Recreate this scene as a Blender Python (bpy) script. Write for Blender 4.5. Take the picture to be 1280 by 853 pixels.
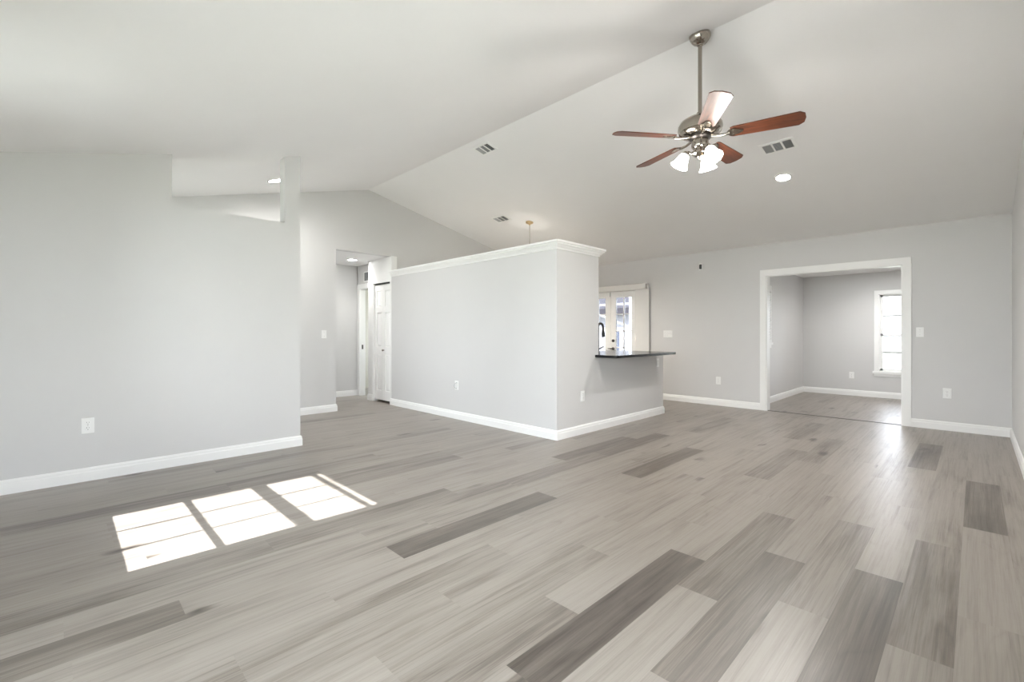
import bpy, bmesh, math, random
from mathutils import Vector, Matrix, Euler
random.seed(7)
R = math.radians
S = bpy.context.scene
COL = S.collection
for o in list(bpy.data.objects): bpy.data.objects.remove(o)

# ------------------------------------------------------------------ camera
EYE = 1.15
cd = bpy.data.cameras.new('camera'); cam = bpy.data.objects.new('camera', cd); COL.objects.link(cam)
cam.location = (0, 0, EYE); cam.rotation_euler = (R(90), 0, R(45.3753))
cd.sensor_width = 36; cd.lens = 36*572.45/1280; cd.shift_y = -9.5/1280
cd.clip_start = .02; cd.clip_end = 300
S.camera = cam
# ------------------------------------------------------------------ colour, light
S.view_settings.view_transform = 'Standard'; S.view_settings.look = 'None'
S.view_settings.gamma = 1; S.view_settings.use_curve_mapping = False
S.view_settings.exposure = 2.18
try:
    S.cycles.use_denoising = True; S.cycles.denoiser = 'OPENIMAGEDENOISE'
    S.cycles.max_bounces = 14; S.cycles.diffuse_bounces = 10; S.cycles.glossy_bounces = 4
    S.cycles.transparent_max_bounces = 12; S.cycles.sample_clamp_indirect = 8
    S.cycles.caustics_reflective = False; S.cycles.caustics_refractive = False
    S.cycles.use_light_tree = True
except Exception: pass
W = bpy.data.worlds.new('world'); S.world = W; W.use_nodes = True
wn = W.node_tree.nodes; wl = W.node_tree.links
bg = wn['Background']
SKY = 3.0
tc = wn.new('ShaderNodeTexCoord'); sx = wn.new('ShaderNodeSeparateXYZ'); cr = wn.new('ShaderNodeValToRGB')
wl.new(tc.outputs['Generated'], sx.inputs[0]); wl.new(sx.outputs['Z'], cr.inputs[0])
cr.color_ramp.elements[0].position = 0.0; cr.color_ramp.elements[0].color = (.90, .945, 1, 1)
cr.color_ramp.elements[1].position = .7; cr.color_ramp.elements[1].color = (.82, .90, 1, 1)
wl.new(cr.outputs[0], bg.inputs[0]); bg.inputs[1].default_value = SKY
SUN_T = .90                                   # tangent of the sun's height; it shines due +Y
sd = bpy.data.lights.new('sun', 'SUN'); sun = bpy.data.objects.new('sun', sd); COL.objects.link(sun)
sd.energy = 6; sd.angle = R(.35); sd.color = (.97, .98, 1)
sun.rotation_euler = Vector((-.025, -1, SUN_T)).to_track_quat('Z', 'Y').to_euler()
sun.location = (0, -4, 6)
def portal(name, loc, rot, sx_, sy_):
    d = bpy.data.lights.new(name, 'AREA'); d.shape = 'RECTANGLE'; d.size = sx_; d.size_y = sy_
    d.cycles.is_portal = True
    o = bpy.data.objects.new(name, d); COL.objects.link(o); o.location = loc; o.rotation_euler = rot
    return o

# ------------------------------------------------------------------ materials
def mat(name, col, rough=.5, metal=0, **kw):
    m = bpy.data.materials.new(name); m.use_nodes = True
    b = m.node_tree.nodes['Principled BSDF']
    b.inputs['Base Color'].default_value = (*col, 1); b.inputs['Roughness'].default_value = rough
    b.inputs['Metallic'].default_value = metal
    for k, v in kw.items(): b.inputs[k].default_value = v
    return m
def bumped(m, scale, strength, dist=.002, detail=3):
    nt = m.node_tree; n = nt.nodes; l = nt.links; b = n['Principled BSDF']
    t = n.new('ShaderNodeTexCoord'); no = n.new('ShaderNodeTexNoise'); bu = n.new('ShaderNodeBump')
    no.inputs['Scale'].default_value = scale; no.inputs['Detail'].default_value = detail
    bu.inputs['Strength'].default_value = strength; bu.inputs['Distance'].default_value = dist
    l.new(t.outputs['Object'], no.inputs['Vector']); l.new(no.outputs['Fac'], bu.inputs['Height'])
    l.new(bu.outputs['Normal'], b.inputs['Normal'])
    return m
def mottled(m, c1, c2, scale=8):
    nt = m.node_tree; n = nt.nodes; l = nt.links; b = n['Principled BSDF']
    t = n.new('ShaderNodeTexCoord'); no = n.new('ShaderNodeTexNoise'); r = n.new('ShaderNodeValToRGB')
    no.inputs['Scale'].default_value = scale; no.inputs['Detail'].default_value = 4
    r.color_ramp.elements[0].position = .3; r.color_ramp.elements[1].position = .7
    r.color_ramp.elements[0].color = (*c1, 1); r.color_ramp.elements[1].color = (*c2, 1)
    l.new(t.outputs['Object'], no.inputs['Vector']); l.new(no.outputs['Fac'], r.inputs[0]); l.new(r.outputs[0], b.inputs['Base Color'])
    return m
M = {}
M['wall'] = bumped(mottled(mat('wall_paint', (.66, .655, .65), .45), (.65, .645, .64), (.666, .661, .656), 1.5), 60, .12)
M['ceiling'] = bumped(mottled(mat('ceiling_paint', (.87, .865, .865), .9), (.86, .855, .855), (.88, .875, .875), 1.2), 45, .25)
M['trim'] = bumped(mat('white_trim', (.90, .90, .89), .32), 20, .03)
M['door'] = bumped(mat('white_door', (.90, .90, .89), .38), 25, .03)
M['whitewall'] = bumped(mat('white_wall', (.88, .88, .87), .65), 50, .1)  # closet front only, whiter than the other walls
M['cream'] = bumped(mat('cream_paint', (.62, .61, .55), .6), 50, .1)
M['plastic'] = bumped(mat('white_plastic', (.88, .88, .87), .3), 30, .02)
M['slot'] = mat('dark_slot', (.06, .06, .06), .6)
M['grey'] = bumped(mat('grey_louvre', (.42, .43, .43), .5), 30, .05)
M['duct'] = mat('duct_dark', (.07, .08, .085), .8)  # shade inside the ducts put into the colour
M['black'] = bumped(mat('black_plastic', (.012, .012, .012), .35), 30, .03)
M['nickel'] = bumped(mat('brushed_nickel', (.40, .365, .32), .16, 1), 90, .05)
M['brass'] = bumped(mat('aged_brass', (.62, .46, .26), .3, 1), 60, .05)
M['iron'] = bumped(mat('dark_metal', (.10, .09, .085), .35, 1), 60, .05)
M['strip'] = bumped(mat('floor_strip', (.16, .15, .14), .4), 40, .1)
M['concrete'] = bumped(mottled(mat('concrete', (.5, .49, .47), .85), (.46, .45, .43), (.56, .55, .53), 4), 30, .3)
M['stucco'] = bumped(mat('stucco', (.42, .41, .45), .9), 60, .5)
M['roof'] = bumped(mottled(mat('shingle', (.045, .04, .046), .9), (.035, .03, .036), (.06, .055, .062), 12), 40, .5)
M['lawn'] = bumped(mottled(mat('lawn', (.33, .34, .28), .95), (.29, .31, .24), (.38, .38, .32), 9), 60, .6)
M['pane_blue'] = bumped(mat('window_bluegrey', (.09, .10, .135), .5), 10, .02)
M['blind'] = bumped(mat('blind_slat', (.80, .79, .77), .5), 30, .04)
M['cabinet'] = bumped(mat('cabinet_white', (.78, .78, .77), .4), 30, .03)

def granite():
    m = mat('black_granite', (.01, .01, .011), .2, 0, **{'Specular IOR Level': .2}); nt = m.node_tree; n = nt.nodes; l = nt.links; b = n['Principled BSDF']
    t = n.new('ShaderNodeTexCoord'); v = n.new('ShaderNodeTexVoronoi'); r = n.new('ShaderNodeValToRGB')
    v.inputs['Scale'].default_value = 170
    r.color_ramp.elements[0].position = .1; r.color_ramp.elements[0].color = (.05, .05, .055, 1)
    r.color_ramp.elements[1].position = .3; r.color_ramp.elements[1].color = (.01, .01, .011, 1)
    l.new(t.outputs['Object'], v.inputs['Vector']); l.new(v.outputs['Distance'], r.inputs[0]); l.new(r.outputs[0], b.inputs['Base Color'])
    return m
M['granite'] = granite()
def glass(nm='thin_glass', tint=(.97, .98, .98)):
    m = bpy.data.materials.new(nm); m.use_nodes = True; nt = m.node_tree; n = nt.nodes; l = nt.links
    n.remove(n['Principled BSDF']); out = n['Material Output']
    tr = n.new('ShaderNodeBsdfTransparent'); gl = n.new('ShaderNodeBsdfGlossy'); mx = n.new('ShaderNodeMixShader'); fr = n.new('ShaderNodeFresnel')
    tr.inputs[0].default_value = (*tint, 1); gl.inputs['Roughness'].default_value = .01; fr.inputs[0].default_value = 1.3
    l.new(fr.outputs[0], mx.inputs[0]); l.new(tr.outputs[0], mx.inputs[1]); l.new(gl.outputs[0], mx.inputs[2]); l.new(mx.outputs[0], out.inputs[0])
    return m
M['glass'] = glass(); M['tinted'] = glass('tinted_glass', (.55, .555, .57)); M['dimmed'] = glass('dimmed_glass', (.78, .78, .79))  # tints added to keep the bright outdoors from washing out
def emit(name, col, s, base=(.9, .9, .88)):
    m = mat(name, base, .4); b = m.node_tree.nodes['Principled BSDF']
    b.inputs['Emission Color'].default_value = (*col, 1); b.inputs['Emission Strength'].default_value = s
    return bumped(m, 30, .02)
M['lens'] = emit('led_lens', (1, .99, .97), 18)
M['shade'] = emit('frosted_shade', (1, .96, .89), 6)
M['bulb_shade'] = emit('pendant_shade', (1, .9, .75), 3)

def blade_mat():
    m = mat('cherry_blade', (.3, .09, .04), .42); nt = m.node_tree; n = nt.nodes; l = nt.links; b = n['Principled BSDF']
    t = n.new('ShaderNodeTexCoord'); mp = n.new('ShaderNodeMapping'); no = n.new('ShaderNodeTexNoise'); r = n.new('ShaderNodeValToRGB')
    mp.inputs['Scale'].default_value = (2.5, 30, 30); no.inputs['Scale'].default_value = 1.6; no.inputs['Detail'].default_value = 7; no.inputs['Distortion'].default_value = 1.2
    r.color_ramp.elements[0].position = .32; r.color_ramp.elements[0].color = (.05, .015, .008, 1)
    r.color_ramp.elements[1].position = .72; r.color_ramp.elements[1].color = (.17, .046, .016, 1)
    l.new(t.outputs['Object'], mp.inputs[0]); l.new(mp.outputs[0], no.inputs['Vector']); l.new(no.outputs['Fac'], r.inputs[0]); l.new(r.outputs[0], b.inputs['Base Color'])
    b.inputs['Coat Weight'].default_value = .2; b.inputs['Coat Roughness'].default_value = .15
    return m
M['blade'] = blade_mat()

def floor_mat():
    m = mat('oak_plank', (.4, .36, .32), .38, 0, **{'Specular IOR Level': .8}); nt = m.node_tree; n = nt.nodes; l = nt.links; b = n['Principled BSDF']
    def N(t, **k):
        x = n.new(t)
        for a, v in k.items(): setattr(x, a, v)
        return x
    at = N('ShaderNodeAttribute', attribute_name='plank'); sp = N('ShaderNodeSeparateColor'); l.new(at.outputs['Color'], sp.inputs[0])
    tone, rnd, rnd2 = sp.outputs[0], sp.outputs[1], sp.outputs[2]
    tc = N('ShaderNodeTexCoord'); 
    off = N('ShaderNodeCombineXYZ'); m1 = N('ShaderNodeMath', operation='MULTIPLY'); m1.inputs[1].default_value = 37
    m2 = N('ShaderNodeMath', operation='MULTIPLY'); m2.inputs[1].default_value = 53
    l.new(rnd, m1.inputs[0]); l.new(rnd2, m2.inputs[0]); l.new(m1.outputs[0], off.inputs[2]); l.new(m2.outputs[0], off.inputs[1])
    ad = N('ShaderNodeVectorMath', operation='ADD'); l.new(tc.outputs['Object'], ad.inputs[0]); l.new(off.outputs[0], ad.inputs[1])
    def noise(sx, sy, scale, detail, dist, rough=.5):
        mp = N('ShaderNodeMapping'); mp.inputs['Scale'].default_value = (sx, sy, 1); l.new(ad.outputs[0], mp.inputs[0])
        no = N('ShaderNodeTexNoise'); no.inputs['Scale'].default_value = scale; no.inputs['Detail'].default_value = detail
        no.inputs['Distortion'].default_value = dist; no.inputs['Roughness'].default_value = rough; l.new(mp.outputs[0], no.inputs['Vector'])
        return no.outputs['Fac']
    broad = noise(8, .9, 1.0, 3, .8)         # soft dark clouds along the board
    grain = noise(62, 1.15, 1.0, 6, .5, .6)   # fine streaks
    pores = noise(230, 4.5, 1.0, 3, .2, .6)
    ringsrc = noise(5.5, .75, 1.0, 1.5, .5)
    def math_(op, a, bv, c=None):
        x = N('ShaderNodeMath', operation=op)
        for i, v in enumerate((a, bv, c)):
            if v is None: continue
            if isinstance(v, (int, float)): x.inputs[i].default_value = v
            else: l.new(v, x.inputs[i])
        return x.outputs[0]
    rings = math_('PINGPONG', math_('MULTIPLY', ringsrc, 17), 1.0)
    ringline = math_('POWER', rings, 5)
    ringmask = N('ShaderNodeMapRange'); l.new(noise(4, .6, 1.0, 1, 0), ringmask.inputs[0]); ringmask.inputs[1].default_value = .52; ringmask.inputs[2].default_value = .66
    # knots
    mpk = N('ShaderNodeMapping'); mpk.inputs['Scale'].default_value = (4.2, 1.5, 1); l.new(ad.outputs[0], mpk.inputs[0])
    wob = N('ShaderNodeTexNoise'); wob.inputs['Scale'].default_value = 3.0; l.new(mpk.outputs[0], wob.inputs['Vector'])
    wv = N('ShaderNodeVectorMath', operation='MULTIPLY_ADD'); l.new(wob.outputs['Color'], wv.inputs[0]); wv.inputs[1].default_value = (.35, .35, 0); l.new(mpk.outputs[0], wv.inputs[2])
    vor = N('ShaderNodeTexVoronoi'); vor.inputs['Scale'].default_value = 1.0; l.new(wv.outputs[0], vor.inputs['Vector'])
    kn = N('ShaderNodeMapRange'); l.new(vor.outputs['Distance'], kn.inputs[0]); kn.inputs[1].default_value = .02; kn.inputs[2].default_value = .19; kn.inputs[3].default_value = 1; kn.inputs[4].default_value = 0
    ksp = N('ShaderNodeSeparateColor'); l.new(vor.outputs['Color'], ksp.inputs[0])
    kon = math_('GREATER_THAN', ksp.outputs[0], .62)
    knot = math_('MULTIPLY', kn.outputs[0], kon)
    knot = math_('MULTIPLY', math_('POWER', knot, 1.5), .95)
    # darkness 0..1
    br = N('ShaderNodeMapRange'); l.new(broad, br.inputs[0]); br.inputs[1].default_value = .47; br.inputs[2].default_value = .78; br.inputs[3].default_value = 0; br.inputs[4].default_value = .34
    gr = N('ShaderNodeMapRange'); l.new(grain, gr.inputs[0]); gr.inputs[1].default_value = .45; gr.inputs[2].default_value = .70; gr.inputs[3].default_value = 0; gr.inputs[4].default_value = .21
    po = N('ShaderNodeMapRange'); l.new(pores, po.inputs[0]); po.inputs[1].default_value = .35; po.inputs[2].default_value = .7; po.inputs[3].default_value = -.07; po.inputs[4].default_value = .12
    tv = N('ShaderNodeMapRange'); l.new(noise(9, .9, 1.0, 2, .4), tv.inputs[0]); tv.inputs[1].default_value = .3; tv.inputs[2].default_value = .7; tv.inputs[3].default_value = .85; tv.inputs[4].default_value = 1.3
    d = math_('ADD', math_('MULTIPLY', tone, tv.outputs[0]), br.outputs[0]); d = math_('ADD', d, gr.outputs[0]); d = math_('ADD', d, po.outputs[0]); d = math_('ADD', d, knot)
    rl = math_('MULTIPLY', math_('MULTIPLY', ringline, ringmask.outputs[0]), .13)
    d = math_('ADD', d, rl)
    ramp = N('ShaderNodeValToRGB'); l.new(d, ramp.inputs[0]); e = ramp.color_ramp.elements
    e[0].position = 0; e[0].color = (.302, .267, .232, 1)
    e[1].position = 1.25 if False else 1.0; e[1].color = (.055, .042, .033, 1)
    x = e.new(.22); x.color = (.252, .219, .187, 1)
    x = e.new(.5); x.color = (.148, .123, .101, 1)
    x = e.new(.75); x.color = (.098, .080, .066, 1)
    l.new(ramp.outputs[0], b.inputs['Base Color'])
    rr = N('ShaderNodeMapRange'); l.new(grain, rr.inputs[0]); rr.inputs[3].default_value = .27; rr.inputs[4].default_value = .42; l.new(rr.outputs[0], b.inputs['Roughness'])
    bu = N('ShaderNodeBump'); bu.inputs['Strength'].default_value = .22; bu.inputs['Distance'].default_value = .0012; l.new(grain, bu.inputs['Height'])
    wn_ = N('ShaderNodeTexNoise'); wn_.inputs['Scale'].default_value = 9; wn_.inputs['Detail'].default_value = 4; l.new(tc.outputs['Object'], wn_.inputs['Vector'])
    bu2 = N('ShaderNodeBump'); bu2.inputs['Strength'].default_value = .17; bu2.inputs['Distance'].default_value = .006
    l.new(wn_.outputs['Fac'], bu2.inputs['Height']); l.new(bu.outputs[0], bu2.inputs['Normal']); l.new(bu2.outputs[0], b.inputs['Normal'])
    return m
M['floor'] = floor_mat()

# ------------------------------------------------------------------ mesh helpers
class MB:
    def __init__(s): s.v = []; s.f = []; s.smooth = False
    def add(s, vs, fs):
        k = len(s.v); s.v += [tuple(v) for v in vs]; s.f += [tuple(i+k for i in f) for f in fs]; return s
    def box(s, x0, x1, y0, y1, z0, z1, mx=None):
        x0, x1 = sorted((x0, x1)); y0, y1 = sorted((y0, y1)); z0, z1 = sorted((z0, z1))
        vs = [Vector(p) for p in ((x0,y0,z0),(x1,y0,z0),(x1,y1,z0),(x0,y1,z0),(x0,y0,z1),(x1,y0,z1),(x1,y1,z1),(x0,y1,z1))]
        if mx is not None: vs = [mx @ v for v in vs]
        return s.add(vs, [(0,3,2,1),(4,5,6,7),(0,1,5,4),(1,2,6,5),(2,3,7,6),(3,0,4,7)])
    def prism(s, poly, axis, a, b, mx=None):
        # poly in the two other axes, extruded along axis from a to b
        def P(p, t):
            v = {'x': (t, p[0], p[1]), 'y': (p[0], t, p[1]), 'z': (p[0], p[1], t)}[axis]
            v = Vector(v); return mx @ v if mx is not None else v
        n = len(poly); vs = [P(p, a) for p in poly] + [P(p, b) for p in poly]
        fs = [tuple(range(n))[::-1], tuple(range(n, 2*n))] + [(i, (i+1) % n, n+(i+1) % n, n+i) for i in range(n)]
        return s.add(vs, fs)
    def lathe(s, prof, n=32, mx=None, cap=True):
        k = []
        for r, z in prof:
            for i in range(n):
                a = 2*math.pi*i/n; v = Vector((r*math.cos(a), r*math.sin(a), z)); k.append(mx @ v if mx is not None else v)
        fs = []
        for j in range(len(prof)-1):
            for i in range(n):
                fs.append((j*n+i, j*n+(i+1) % n, (j+1)*n+(i+1) % n, (j+1)*n+i))
        if cap:
            if prof[0][0] > 1e-5: fs.append(tuple(range(n))[::-1])
            if prof[-1][0] > 1e-5: fs.append(tuple((len(prof)-1)*n+i for i in range(n)))
        return s.add(k, fs)
    def tube(s, pts, rad, n=10):
        pts = [Vector(p) for p in pts]; vs = []; up = Vector((0, 0, 1)); prev = None
        rads = rad if isinstance(rad, (list, tuple)) else [rad]*len(pts)
        for i, p in enumerate(pts):
            t = (pts[min(i+1, len(pts)-1)] - pts[max(i-1, 0)]).normalized()
            if prev is None:
                a = t.orthogonal().normalized()
            else:
                a = (prev - t*prev.dot(t)).normalized()
            prev = a; b = t.cross(a)
            for j in range(n):
                q = 2*math.pi*j/n; vs.append(p + (a*math.cos(q)+b*math.sin(q))*rads[i])
        fs = [tuple(range(n))[::-1], tuple((len(pts)-1)*n+j for j in range(n))]
        for i in range(len(pts)-1):
            for j in range(n): fs.append((i*n+j, i*n+(j+1) % n, (i+1)*n+(j+1) % n, (i+1)*n+j))
        return s.add(vs, fs)
    def build(s, name, m, parent=None, smooth=False, bevel=0, kind=None):
        me = bpy.data.meshes.new(name); me.from_pydata([tuple(v) for v in s.v], [], s.f)
        bm = bmesh.new(); bm.from_mesh(me); bmesh.ops.remove_doubles(bm, verts=bm.verts, dist=1e-6)
        bmesh.ops.recalc_face_normals(bm, faces=bm.faces)
        if smooth:
            for f in bm.faces: f.smooth = True
            for e in bm.edges:
                if len(e.link_faces) == 2 and e.calc_face_angle(0) > R(40): e.smooth = False
        bm.to_mesh(me); bm.free()
        me.materials.append(m)
        o = bpy.data.objects.new(name, me); COL.objects.link(o)
        if parent is not None: o.parent = parent
        if bevel:
            b = o.modifiers.new('bevel', 'BEVEL'); b.width = bevel; b.segments = 2; b.limit_method = 'ANGLE'
        if kind: o['kind'] = kind
        return o
def struct(name, mb, m, bevel=0, smooth=False): return mb.build(name, m, None, smooth, bevel, 'structure')
def thing(name, label, cat, loc=(0, 0, 0), rot=(0, 0, 0), group=None):
    o = bpy.data.objects.new(name, None); COL.objects.link(o); o.empty_display_size = .1
    o.location = loc; o.rotation_euler = rot; o['label'] = label; o['category'] = cat
    if group: o['group'] = group
    return o
def sempty(name, loc=(0, 0, 0), rot=(0, 0, 0)):
    o = bpy.data.objects.new(name, None); COL.objects.link(o); o.location = loc; o.rotation_euler = rot; o['kind'] = 'structure'; return o
def cells(mb, axis, t0, t1, us, zs, holes):
    """wall of boxes between t0 and t1 along axis; us, zs: cuts; holes: (u0,u1,z0,z1)"""
    for i in range(len(us)-1):
        for j in range(len(zs)-1):
            cu = (us[i]+us[i+1])/2; cz = (zs[j]+zs[j+1])/2
            if any(h[0] < cu < h[1] and h[2] < cz < h[3] for h in holes): continue
            if axis == 'y': mb.box(us[i], us[i+1], t0, t1, zs[j], zs[j+1])
            else: mb.box(t0, t1, us[i], us[i+1], zs[j], zs[j+1])
    return mb

# ------------------------------------------------------------------ plan
XL, XG, XR = -4.87, -6.65, .28
YF, YN, YH, XP = 7.48, -.60, 3.80, -3.165
RY, RZ = 3.42, 3.389
def zc(y): return 2.52+.254*y if y < RY else RZ-(y-RY)*(RZ-2.48)/(YF-RY)
AF = math.atan(.254); AB = math.atan((RZ-2.48)/(YF-RY))
T = .12

# floor: every board its own face, tone stored per board
def build_floor():
    PW, PL = .1815, 1.22; X0 = .128
    known = {0: (3.825, {0: .45}), 1: (3.40, {-1: .28, 0: .05}), 2: (1.545, {0: .5, 3: .5}), 3: (2.2, {0: .16}),
             4: (1.43, {0: .42, 1: .08}), 5: (2.01, {0: .34, -1: .02}), 6: (1.10, {0: .55, 3: .25, -1: .05}), 7: (1.51, {-1: .25, 0: .0, 2: .22}),
             8: (.80, {0: .16, 4: .18, -1: .02}), 9: (1.2, {0: .06}), 10: (1.66, {-1: .12, 0: .0}), 11: (2.06, {0: .06, 1: .42}), 12: (1.25, {0: .50, 1: .08}),
             13: (.365, {-1: .42, 0: .06, 1: .04, 4: .2}), 14: (2.45, {0: .3, 1: .36, -1: .08}), 15: (.81, {0: .26, 2: .34, -1: .22}), 18: (3.17, {0: .18}), 19: (2.65, {-1: .25}),
             20: (.2, {1: .2}), 22: (.9, {0: .22, -1: .26})}
    rg = random.Random(11); vs = []; fs = []; cols = []
    xmin, xmax, y0, y1 = -9.2, XR+.1, -.72, 10.62
    k = -1
    while True:
        xr = X0-PW*k; xl = xr-PW
        if xr <= xmin: break
        if k in known: st, tones = known[k]
        else: st, tones = rg.uniform(0, PL), {}
        i = math.floor((y0-st)/PL)
        while st+i*PL < y1:
            a = max(y0, st+i*PL); b = min(y1, st+(i+1)*PL)
            rv = rg.random()
            tone = tones.get(i, rg.choice([-.03, -.02, 0, .0, .02, .02, .03, .04, .06, .12]) if k not in (3, 9, 16, 17) else rg.choice([0, .02, .05, .08]))
            if k < 13 and i in tones: tone = tones[i]
            n = len(vs); xa, xb = max(xl, xmin), min(xr, xmax)
            if xb > xa and b > a:
                vs += [(xa, a, 0), (xb, a, 0), (xb, b, 0), (xa, b, 0)]; fs.append((n, n+1, n+2, n+3)); cols.append((tone, rv, rg.random(), 1))
            i += 1
        k += 1
    # slab below
    n = len(vs); vs += [(xmin, y0, -.1), (xmax, y0, -.1), (xmax, y1, -.1), (xmin, y1, -.1), (xmin, y0, -.001), (xmax, y0, -.001), (xmax, y1, -.001), (xmin, y1, -.001)]
    for f in ((0,3,2,1), (0,1,5,4), (1,2,6,5), (2,3,7,6), (3,0,4,7)): fs.append(tuple(n+i for i in f)); cols.append((0, 0, 0, 1))
    me = bpy.data.meshes.new('floor'); me.from_pydata(vs, [], fs)
    ca = me.color_attributes.new('plank', 'FLOAT_COLOR', 'CORNER')
    for p, c in zip(me.polygons, cols):
        for li in p.loop_indices: ca.data[li].color = c
    me.materials.append(M['floor']); o = bpy.data.objects.new('floor', me); COL.objects.link(o); o['kind'] = 'structure'
build_floor()

# ceilings
m = MB(); m.prism([(YN-.12, zc(YN-.12)), (RY, RZ), (YF+.1, zc(YF+.1)), (YF+.1, zc(YF)+.22), (RY, RZ+.2), (YN-.12, zc(YN)+.12)], 'x', XG-.12, XR+.12)
struct('ceiling', m, M['ceiling'])
struct('ceiling', MB().box(-8.25, XG-T, 2.73, 5.6, 2.40, 2.5), M['ceiling'])
struct('ceiling', MB().box(-2.52, XR+.12, YF+T, 10.57, 2.25, 2.35), M['ceiling'])
m = MB(); m.prism([(YN-.12, zc(YN-.12)), (YN-.42, 2.288), (YN-.42, 2.41), (YN-.12, zc(YN)+.12)], 'x', XG-.12, XR+.12)
struct('trim_9', m, M['trim'])   # eave

# walls
m = MB(); m.prism([(YN, 0), (1.755, 0), (1.755, zc(1.755)+.01), (1.605, zc(1.605)+.01), (1.605, 2.262), (.687, 2.262), (.687, zc(.687)+.01), (YN, zc(YN)+.01)], 'x', XL-.14, XL)
struct('wall_left', m, M['wall'])
# window wall behind the camera; its door and foyer openings are added for daylight
WX0, WX1, WZ0, WZ1 = -3.90, -2.82, .710, 2.335
FX0, FX1, FZ0, FZ1 = -2.65, .05, .02, 2.14
m = cells(MB(), 'y', YN-T, YN, [XG-T, -6.35, -5.25, WX0, WX1, FX0, FX1, XR+T], [0, FZ0, WZ0, FZ1, WZ1, zc(YN)+.01], [(WX0, WX1, WZ0, WZ1), (-6.35, -5.25, WZ0, WZ1), (FX0, FX1, FZ0, FZ1)])
struct('wall_front', m, M['wall'])
# right wall; unseen wide window beside the camera added for daylight
RWY0, RWY1, RWZ0, RWZ1 = -.45, 1.6, .15, 2.08
m = MB()
for (a, b, z0, z1) in ((YN, RWY0, 0, None), (RWY0, RWY1, 0, RWZ0), (RWY0, RWY1, RWZ1, None), (RWY1, YF, 0, None)):
    if z1 is not None: m.box(XR, XR+T, a, b, z0, z1)
    else:
        pts = [(a, z0), (b, z0), (b, zc(b)+.01)] + ([(RY, RZ+.01)] if a < RY < b else []) + [(a, zc(a)+.01)]
        m.prism(pts, 'x', XR, XR+T)
struct('wall_right', m, M['wall'])
# far wall: french doors on the left, wide cased opening on the right
OX0, OX1, OZ = -2.19, -.645, 2.01
DX0, DX1, DZ = -5.52, -4.32, 1.97
m = cells(MB(), 'y', YF, YF+T, [XG-T, DX0, DX1, OX0, OX1, XR+T], [0, DZ, OZ, zc(YF)+.01], [(DX0, DX1, 0, DZ), (OX0, OX1, 0, OZ)])
struct('wall_back', m, M['wall'])
# gable wall with the hall opening
GY0, GY1, GZ = 2.906, YH, 2.40
m = MB()
m.prism([(YN, 0), (GY0, 0), (GY0, zc(GY0)+.01), (YN, zc(YN)+.01)], 'x', XG-T, XG)
GYC = YH+.10
m.prism([(GY0, GZ), (GYC, GZ), (GYC, zc(GYC)+.01), (RY, RZ+.01), (GY0, zc(GY0)+.01)], 'x', XG-T, XG)
m.prism([(GYC, 0), (YF, 0), (YF, zc(YF)+.01), (GYC, zc(GYC)+.01)], 'x', XG-T, XG)
struct('wall_gable', m, M['wall'])
# half wall (L): tall leg, tall return, low return under the worktop
m = MB(); m.prism([(-6.614, YH), (XP, YH), (XP, 4.575), (XP-T, 4.575), (XP-T, YH+T), (XG, YH+T), (XG, YH+.101), (-6.614, YH+.101)], 'z', 0, 2.08)
m.box(XP-T, XP, 4.575, 6.18, 0, .864)
struct('wall_kitchen', m, M['wall'])
# hall walls
struct('wall_hall_end', MB().box(-8.22, -8.10, 2.73, 4.04, 0, 2.42), M['wall'])
struct('wall_hall_left', MB().box(-8.22, XG-T, 2.73, 2.85, 0, 2.42), M['wall'])
m = MB(); m.box(-8.10, -7.99, 3.95, 4.04, 0, 2.42).box(-7.99, -7.40, 3.95, 4.04, 1.97, 2.42); struct('wall_hall_right', m, M['wall'])
m = MB(); m.box(-7.39, -7.235, YH, YH+.10, 0, 2.3995).box(-7.235, -6.655, YH, YH+.10, 1.995, 2.3995).box(-6.655, -6.615, YH, YH+.10, 0, 2.3995).box(-7.39, -7.29, YH+.10, 4.5, 0, 2.42)
struct('wall_closet', m, M['whitewall'])
m = MB(); m.box(-7.29, -6.77, 4.4, 4.5, 0, 2.42); struct('wall_closet_back', m, M['wall'])
m = MB(); m.box(-9.1, -9.0, 4.04, 5.6, 0, 2.5).box(-9.0, -8.6, 5.5, 5.6, 0, 2.5).box(-7.6, -7.39, 5.5, 5.6, 0, 2.5).box(-8.6, -7.6, 5.5, 5.6, 0, .8).box(-8.6, -7.6, 5.5, 5.6, 2.0, 2.5).box(-9.1, -8.10, 3.94, 4.04, 0, 2.5).box(-7.39, -7.29, 4.5, 5.6, 0, 2.5); struct('wall_bedroom', m, M['cream'])  # bare hole in the outer wall added to let daylight in
struct('ceiling', MB().box(-9.1, -8.25, 3.94, 5.6, 2.5, 2.6), M['ceiling'])
# next room
IY = 10.45
IWX0, IWX1, IWZ0, IWZ1 = -1.22, -.22, .47, 1.85
IVY0, IVY1, IVZ0, IVZ1 = 7.78, 8.34, 1.0, 1.87
m = cells(MB(), 'y', IY, IY+T, [-2.52, IWX0, IWX1, XR+T], [0, IWZ0, IWZ1, 2.26], [(IWX0, IWX1, IWZ0, IWZ1)]); struct('wall_next_room_back', m, M['wall'])
m = cells(MB(), 'x', -2.52, -2.40, [YF+T, IVY0, IVY1, IY], [0, IVZ0, IVZ1, 2.26], [(IVY0, IVY1, IVZ0, IVZ1)]); struct('wall_next_room_left', m, M['wall'])
struct('wall_next_room_right', MB().box(XR, XR+T, YF+T, IY, 0, 2.26), M['wall'])

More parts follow.
